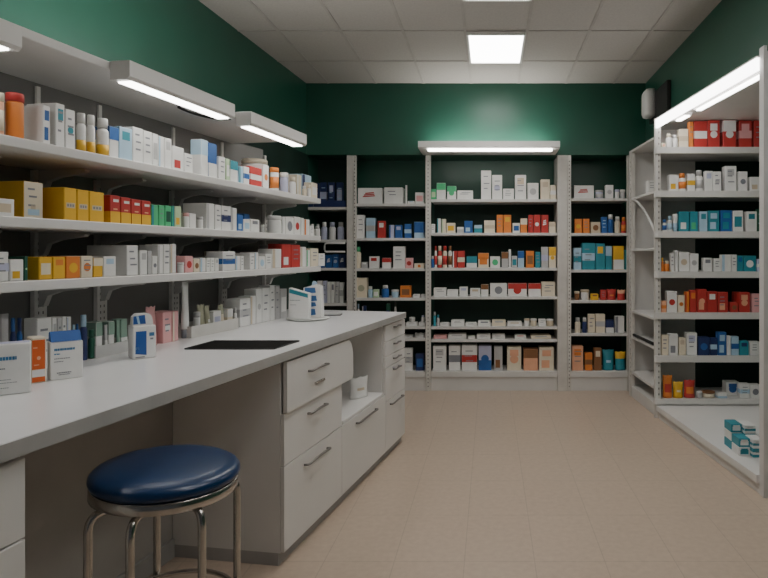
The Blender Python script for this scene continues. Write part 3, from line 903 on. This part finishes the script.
fill_front("""
431 434 256 b b w -
434.3 437 246 b w r p
437.4 442 246 b r cr p
442.4 447.2 246 b cr r p
448 452 246 b w br p
452.6 457 251 c r w v
457.4 464.8 251 c r cr g
466.3 477 256.5 c t w b
478 488.8 253 c cr o tp
490 500.2 256.5 c w g m
501.6 508.3 252 c gy br t
508.6 511.3 249.5 s w w -
511.6 517.3 256 c gy t p
517.8 524.2 251 c lb b t
526 534 251 c o br p
535.3 540.6 252 c t lb l
541.3 548.5 247 c gy lv g
548.9 556 247 c cr y tm
""",Yi,zz(268),N2+'\'s third shelf')
fill_front("""
433.5 446.2 288 c w gy l
447 458.3 289.7 c w w -
459.3 467.8 287 c w lv u
470 480.3 288.5 c w be u
481 488.6 284.5 c w br t
490 507 283.5 c w ink m
508 527 283.5 c w r tm
528.2 541 283.5 c w r t
541.6 555.3 282 c cr be l
""",Yi,zz(296.7),N2+'\'s fourth shelf')
fill_front("""
433 436 312 b t gy -
436.5 439.5 315 b gy t -
440 449 322.8 f w t l
451 464.3 320.3 f w gy l
465.5 476.5 322.8 f w be l
478 490.6 321 f w ink u
492 505.8 320.3 f cr gy u
507.5 522 322 f w be u
524 530 319 j w be -
530.5 537 319 j cr w -
538.5 546 319.3 f w be l
546.5 554 319.5 j be w -
""",Yi,zz(326.7),N2+'\'s fifth shelf')
fill_front("""
433.5 447 335.2 f p gy l
448 466 334.3 f w gy u
468 475 336 f w w -
476.5 490.5 334.5 f w be l
492 505 334.5 f w gy l
514.5 526 335 f w p u
531 551 335.5 f cr gy u
""",Yi,zz(339.6),N2+'\'s sixth shelf')
fill_front("""
433 446.3 346.2 c w gy ul
448.6 460.4 345.7 c w ink gl
461.5 477.2 345.5 c w r lg
478.5 491.6 346 c lv b bm
494 502.6 346.5 c gy br s
507 521.4 347 c cr pe um
523.5 538 349 c pe br t
539 554 347.5 c cr pe us
""",Yi,zz(371.5),N2+'\'s bottom shelf')
N3='the corner bay'
fill_front("""
573.8 594 185.5 c w r x
595.5 604.3 190 j lv gy p
605.6 613.6 185 c w gy m
615 620 189.5 j w lv -
620.4 626 189.5 j gy w -
""",Yi,zz(198.2),N3+'\'s top shelf')
fill_front("""
574.6 582.2 219 c o y m
583 589.6 219 c o r l
590.8 600.6 222 c be br m
601.4 607.4 217 c b lb l
607.8 614 214.5 b b w -
615 621 216.5 b cr w -
621.6 626.5 217 b r o p
""",Yi,zz(233),N3+'\'s second shelf')
fill_front("""
573.4 581.6 248 c lb t gl
582 595 243 c t lb gl
595.6 605 243.5 c t y u
605.5 612 246 c t lb t
613.3 624 246 c y w b
624.3 627 250 c t dg v
""",Yi,zz(269.8),N3+'\'s third shelf')
fill_front("""
574.5 580 291.5 j br cr -
581 590 290 j w be -
591 598.6 294 f y br u
600.6 606.5 290 c r o l
607 617 289.5 p r o l
617.6 626 290 p r pe t
""",Yi,zz(300.5),N3+'\'s fourth shelf')
fill_front("""
575 581.2 318 b cr gy -
582.4 587.4 318 b nb w -
588 595 314.3 c cr w l
595.6 605.2 314.3 c cr gy g
605.8 614 320.2 c nb w b
615.3 624.4 316.3 c w ink v
""",Yi,zz(333.5),N3+'\'s fifth shelf')
fill_front("""
572 583.4 346.2 c pe o ul
585 592.6 353 c o br g
594 601.8 348.3 c br cr u
603 615 350.3 p t lb l
615.6 626.5 352.3 p t y t
""",Yi,zz(371.5),N3+'\'s bottom shelf')

# back wall strip lamp
yl=5.88; e=empty('strip_lamp',((X(418,yl)+X(560,yl))/2,(yl+DB)/2,Z(148,yl))); w=(X(560,yl)-X(418,yl))/2; d=(DB-yl)/2; hh=Z(141,yl)-Z(148,yl)
MB().prism([(-d,.012),(-d+.02,0),(d,0),(d,hh),(-d,hh)],-w,w,SHELFW,axis='x').build('housing',e)
B(-w+.09,w-.07,-d+.02,-d+.075,-.024,-.0005,LIGHT,.008).build('light_tube',e)
B(-w+.1,w-.1,d-.16,d-.06,hh+.0004,hh+.006,emit('uplight_back',(1,.97,.92),15)).build('uplight_strip',e)
tag(e,'wide white strip lamp mounted on the green back wall over the widest bay','strip lamp')

# ------------------------------------------------------------------ side shelving: white end bay and alcove
xl=lambda y:1.466+.054*(5.27-y)
ZA=2.485; ZB_=2.636
U=empty('side_shelving',(0,0,0))
y0,y1=5.275,6.28; yq=6.10
XW,YW=1.598,5.775                                   # where the slanting partition to the alcove ends
def slab(mb,ya,yb_,xin,z0,z1,m,fo=0):
    if yb_>5.7 and ya<5: return mb.prism([(xl(ya)+fo,ya),(xl(5.255)+fo,5.255),(XW+.02,5.255+.3),(XW+.02,yb_),(xin,yb_),(xin,ya)],z0,z1,m)
    return mb.prism([(xl(ya)+fo,ya),(xl(yb_)+fo,yb_),(xin,yb_),(xin,ya)],z0,z1,m)
XI=1.855
slab(MB(),yq,yq+.02,XI,.001,ZA,SHELFW).build('end_panel',U)
def wedge(z0,z1,m,fo=0): return MB().prism([(xl(y0+.01)+fo,y0+.01),(xl(yq)+fo,yq-.001),(XI-.016,yq-.001),(XI-.016,YW+.002),(XW-.012,YW+.002)],z0,z1,m)
B(XI-.015,XI,YW+.002,yq-.001,.12,ZA-.021,SHELFW).build('back_panel',U)
wedge(ZA-.02,ZA,SHELFW).build('top_panel',U)
for py in (197.5,248.5,310.5,336.5,372):
    z=Z(py,6.02); wedge(z-.022,z,SHELFW,.004).build('shelf',U)
wedge(.001,.11,SHELFW,.008).build('kick_board',U)
pm=MB(); 
for i,yy in enumerate((yq-.05,)):
    slab(pm,yy,yy+.045,xl(yy)+.04,.001,ZA-.021,POST)
z=.2
while z<ZA-.1:
    yy=yq-.03; xx=xl(yy)-.001; pm.poly([(xx,yy-.006,z),(xx,yy+.006,z),(xx,yy+.006,z+.014),(xx,yy-.006,z+.014)],HOLE); z+=.045
pm.build('upright',U)
za,zb=Z(199,6.0),Z(236,5.35)
br=[]
for i in range(9):
    f=i/8; yy=6.05-.72*f; br.append((xl(yy)+.02,yy,za-(za-zb)*(f**1.7*.75+.25*f)))
MB().tube(br,.013,SHELFW,6).build('brace',U)
MB().tube([(xl(6.0)+.012,6.0,Z(336.5,6.02)+.02),(xl(5.4)+.012,5.4,Z(336.5,6.02)+.02)],.014,BLKM,6).build('price_rail',U)
tag(U,'nearly empty white side shelving bay with diagonal brace before the alcove','shelving bay')
def sbox(py0,py1,px0,px1,Y,zs,lab):
    w=X(px1,Y)-X(px0,Y); o=carton(w,.08,Z(py0,Y)-zs,'w','gy','l'); o.location=((X(px0,Y)+X(px1,Y))/2,Y,zs+.0006); tag(o,lab,'carton')
sbox(181,193,647,656,5.55,Z(197.5,6.02),'lone white carton on the top shelf of the nearly empty side bay')
sbox(262,274,649,657,5.55,Z(248.5,6.02)-.0,'white carton on the second shelf of the nearly empty side bay') if False else None

xl=lambda y:1.455+.087*(5.27-y)
A=empty('alcove_shelving',(0,0,0))
YS=5.27; YBk=5.74; XR=2.64
MB().prism([(xl(YS)+.002,YS),(xl(YS)+.02,YS),(XW+.016,YBk),(XW-.002,YBk)],.001,ZB_-.001,SHELFW).build('side_panel',A)
B(XW+.018,X(698,YBk-.1),YBk-.022,YBk-.002,.12,ZB_-.001,mat('bright_white_panel',(.86,.84,.80),.5,var=.02)).build('back_panel',A)
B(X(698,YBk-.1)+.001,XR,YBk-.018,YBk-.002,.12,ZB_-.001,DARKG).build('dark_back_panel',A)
ZR=[Z(p,YS) for p in (147.5,191,231.5,271.5,312.5,355.5,398.5)]
for i,z in enumerate(ZR):
    x0=xl(YS)-.012; r=.07; y_=YS-.03
    ol=[(x0,YBk-.023),(x0,y_+r)]+[(x0+r-r*math.cos(a*PI/12),y_+r-r*math.sin(a*PI/12)) for a in range(1,7)]+[(XR,y_),(XR,YBk-.023)]
    ol[0]=(XW+.019,YBk-.023); ol.insert(1,(xl(YS)+.023,YS+.006)); ol[2]=(x0,YS-.001)
    ol=[ol[0],ol[1],ol[2]]+[(x0+.03-.03*math.cos(a*PI/12),YS-.031+.03-.03*math.sin(a*PI/12)) for a in range(1,7)]+[(XR,YS-.031),(XR,YBk-.023)]
    MB().prism(ol,z-(.055 if i<6 else .045),z,SHELFW).build('shelf',A)
u=MB().box(xl(YS)-.008,xl(YS)+.045,YS+.0005-.03+.03,YS+.03,.001,ZB_-.001,POST)
z=.2
yy=YS-.0006
while z<ZB_-.1:
    for q0,q1 in ((.022,.034),): u.poly([(xl(YS)+q0,yy,z),(xl(YS)+q1,yy,z),(xl(YS)+q1,yy,z+.018),(xl(YS)+q0,yy,z+.018)],HOLE)
    z+=.05
u.build('upright',A)
YN=3.575
zdk=.116
slab(MB(),YN+.03,YBk-.025,XR,zdk-.045,zdk,WHITE,.0).build('base_deck',A)
slab(MB(),YN+.03,YBk-.025,XR,.001,zdk-.05,SHELFW,.022).build('kick_board',A)
slab(MB(),YN+.03,YBk-.025,XR,ZB_-.012,ZB_,SHELFW,.0).build('canopy_board',A)
MB().prism([(xl(YN+.03),YN+.03),(xl(YS-.0),YS-.0),(xl(YS)+.02,YS-.0),(xl(YN+.03)+.02,YN+.03)],ZB_-.088,ZB_-.0125,emit('lit_fascia',(1,.96,.94),6)).build('lit_fascia',A)
post(A,X(761.5,YN),X(767,YN),YN-.03,YN+.029,.001,Z(47,YN),None,SHELFW)
tag(A,'white alcove shelving with lit canopy and low deck along the side wall','shelving')
def slamp(ya,yb_,xo,label):
    e=empty('strip_lamp',(0,0,ZB_-.0125))
    MB().prism([(xl(ya)+xo-.02,ya),(xl(yb_)+xo-.02,yb_),(xl(yb_)+xo+.05,yb_),(xl(ya)+xo+.05,ya)],-.025,-.0005,SHELFW).build('housing',e)
    MB().prism([(xl(ya)+xo-.005,ya+.02),(xl(yb_)+xo-.005,yb_-.02),(xl(yb_)+xo+.035,yb_-.02),(xl(ya)+xo+.035,ya+.02)],-.036,-.0255,LIGHT).build('light_tube',e)
    tag(e,label,'strip lamp','strip lamps under the alcove canopy')
slamp(3.62,4.82,.16,'long strip lamp glowing under the alcove canopy beside the near post')
slamp(4.98,5.2,.15,'short strip lamp under the far end of the alcove canopy')
YI=YS-.012
def alc(txt,i,name): fill_front(txt,YI,ZR[i],'the alcove\'s '+name,.15)
alc("""
661.6 666.2 143 f cr pe m d=.06
666.5 672.8 133.5 b w cr -
673.2 678.6 134.5 b w w -
679.3 688.6 129 c cr be g
689 693.6 121.5 c o r l
694 707.3 121 c r w gm
707.8 720 120.3 c r w mu
723 736.3 120 c r w tm
739 752 120.5 c r p gu
754 763 120.3 c r pe l
764 775 120.3 c r w m
""",0,'top shelf')
alc("""
669 678.6 174.7 c w y s
679.3 687 173 b w o p
687.4 695.2 174 c w y g
696 704.2 170 b w gy p
705 713 171 c w lv u
713.4 721.4 171.5 c w gy ml
725 736.6 166 c w gy ul
738.5 747.7 171.5 c w ink m
750 760.6 177 c w be s
762 771 175 c w cr l
""",1,'second shelf')
alc("""
662.6 667.4 219.5 b w b p
668 672.8 216 b w lb p
673.2 678.4 214 t w lb b
679 689.3 211.5 c t w s
690 698.2 211.5 c t g s
699.5 707.6 211.5 c lb t u
708.3 719.3 210.8 c t lb us
720.8 732.3 210.3 c b t us
733 743.4 210.7 c w t p
746.6 757 211.5 c w t u
757.6 763 209 c dg t l
""",2,'third shelf')
alc("""
661.5 664.2 257.7 b o y -
664.4 670.2 261 b o cr -
670.6 674.4 253 c w lv l
674.8 678.3 250.3 c w w -
678.8 689.4 252 c w be m
689.8 698.8 253.6 c w gy m
703.5 712.3 258 c w ink u
713.7 721.4 258.5 c w gy l
721.8 731.2 254.7 c w lb v
731.6 737 254.7 c w lv l
737.4 743.2 255.7 c t b u
743.6 756.2 255.7 c t w m
757 765 259 c lv w g
""",3,'fourth shelf')
alc("""
661.5 666.6 301 c pe o g
667 677.3 291.2 c w r m
677.8 684.8 295.3 c cr o m
685.2 689.4 291.7 c o r v
689.8 696.8 290.2 c r o u
697.2 707 289.3 c r pe ms
707.4 717.4 291.6 c r w u
717.8 728.2 292.3 c r pe sl
730.3 738.3 302.3 c r br m
739 750 292.5 c r pe um
752 762 294 c p w l
734 742 292 c r br - o=.13
""",4,'fifth shelf')
alc("""
661.5 668.5 335.3 c cr pe l
669 678.2 334 c w ink s
678.8 686 338 c cr be u
686.6 697.3 333 c w lv ul
698 710 337.3 c nb b m
710.4 717.3 337.8 c nb lb g
717.8 726.6 332.3 c b lb us
727 731 336 c w w -
731.4 739 336.6 c lb b g
739.5 749 341.2 c t nb u
749.8 760.6 342 c w pe l
762 770 340 c w lb g
""",5,'sixth shelf')
alc("""
663.5 673.5 376 p o r p
674 684.4 382.5 p y cr l
685 696.6 381 p r o p
697.4 703.2 392 j gy w -
703.8 717.2 392.6 j cr br -
717.8 727.2 393.2 f w lb b
726 739.6 382.2 c w b um o=.12
740.2 749.8 384 c w lb gl
750.3 761 385 c w ink m
762.5 772 386 c w lb u
""",6,'bottom shelf')
# teal cartons piled on the deck
k=0
pos=[]
for j in range(3):
    for r_ in range(2):
        for c_ in range(4 if j<2 else (2 if r_ else 0)): pos.append((c_,r_,j))
names=[]
for (c_,r_,j) in pos:
    o=carton(.074,.12,.056,'t' if (c_+r_+j)%2 else 'w','w' if (c_+r_+j)%2 else 't','gl' if c_%2 else 'pu')
    y=4.0+.127*r_-.03*c_; x=xl(4.05)+.11+.079*c_
    o.location=(x,y,zdk+.0007+.0585*j); o.rotation_euler=(0,0,0)
    col=('teal carton with white print' if (c_+r_+j)%2 else 'white carton with teal print')
    tag(o,f"{col}, {('first','second','third','fourth')[c_]} from left, {('lowest','middle','top')[j]} layer, {'front' if r_==0 else 'rear'} row of deck pile",'carton','teal and white cartons piled on the alcove deck')

# wall dispenser in the corner
D=empty('wall_speaker',(XS,5.66,2.6))
zc=Z(102,5.75)-2.6
B(-.04,-.001,-.24,.36,zc-.16,zc+.12,BLKM,.006).build('black_back_box',D)
mb=MB()
ol=[]
for cx,cz,a0 in ((.075,.105,0),(-.075,.105,1),(-.075,-.105,2),(.075,-.105,3)):
    for i in range(7):
        a=(a0+i/6)*PI/2; ol.append((cx+.05*math.cos(a),cz+.05*math.sin(a)))
n=len(ol)
lay=[(-.041,1.0),(-.09,1.0),(-.115,.95),(-.128,.8),(-.13,.4)]
for x,sx in lay:
    for p in ol: mb.v.append((x,.24+p[0]*sx*.8,zc+.02+p[1]*sx*.88))
for j in range(len(lay)-1):
    for i in range(n): mb.face([j*n+i,j*n+(i+1)%n,(j+1)*n+(i+1)%n,(j+1)*n+i],WHITE,True)
mb.face(list(range((len(lay)-1)*n,len(lay)*n)),WHITE); mb.face(list(range(n))[::-1],WHITE)
mb.build('white_cover',D)
tag(D,'white rounded wall speaker on a black box in the upper corner','speaker')

finish_labels()

# ------------------------------------------------------------------ world and view
wd=bpy.data.worlds.new('world'); sc.world=wd; wd.use_nodes=True
bgn=wd.node_tree.nodes['Background']; bgn.inputs['Color'].default_value=(.5,.52,.55,1); bgn.inputs['Strength'].default_value=.07
sc.view_settings.view_transform='AgX'
sc.view_settings.look='None'
sc.view_settings.exposure=.66
sc.cycles.use_denoising=True
sc.cycles.sample_clamp_indirect=4
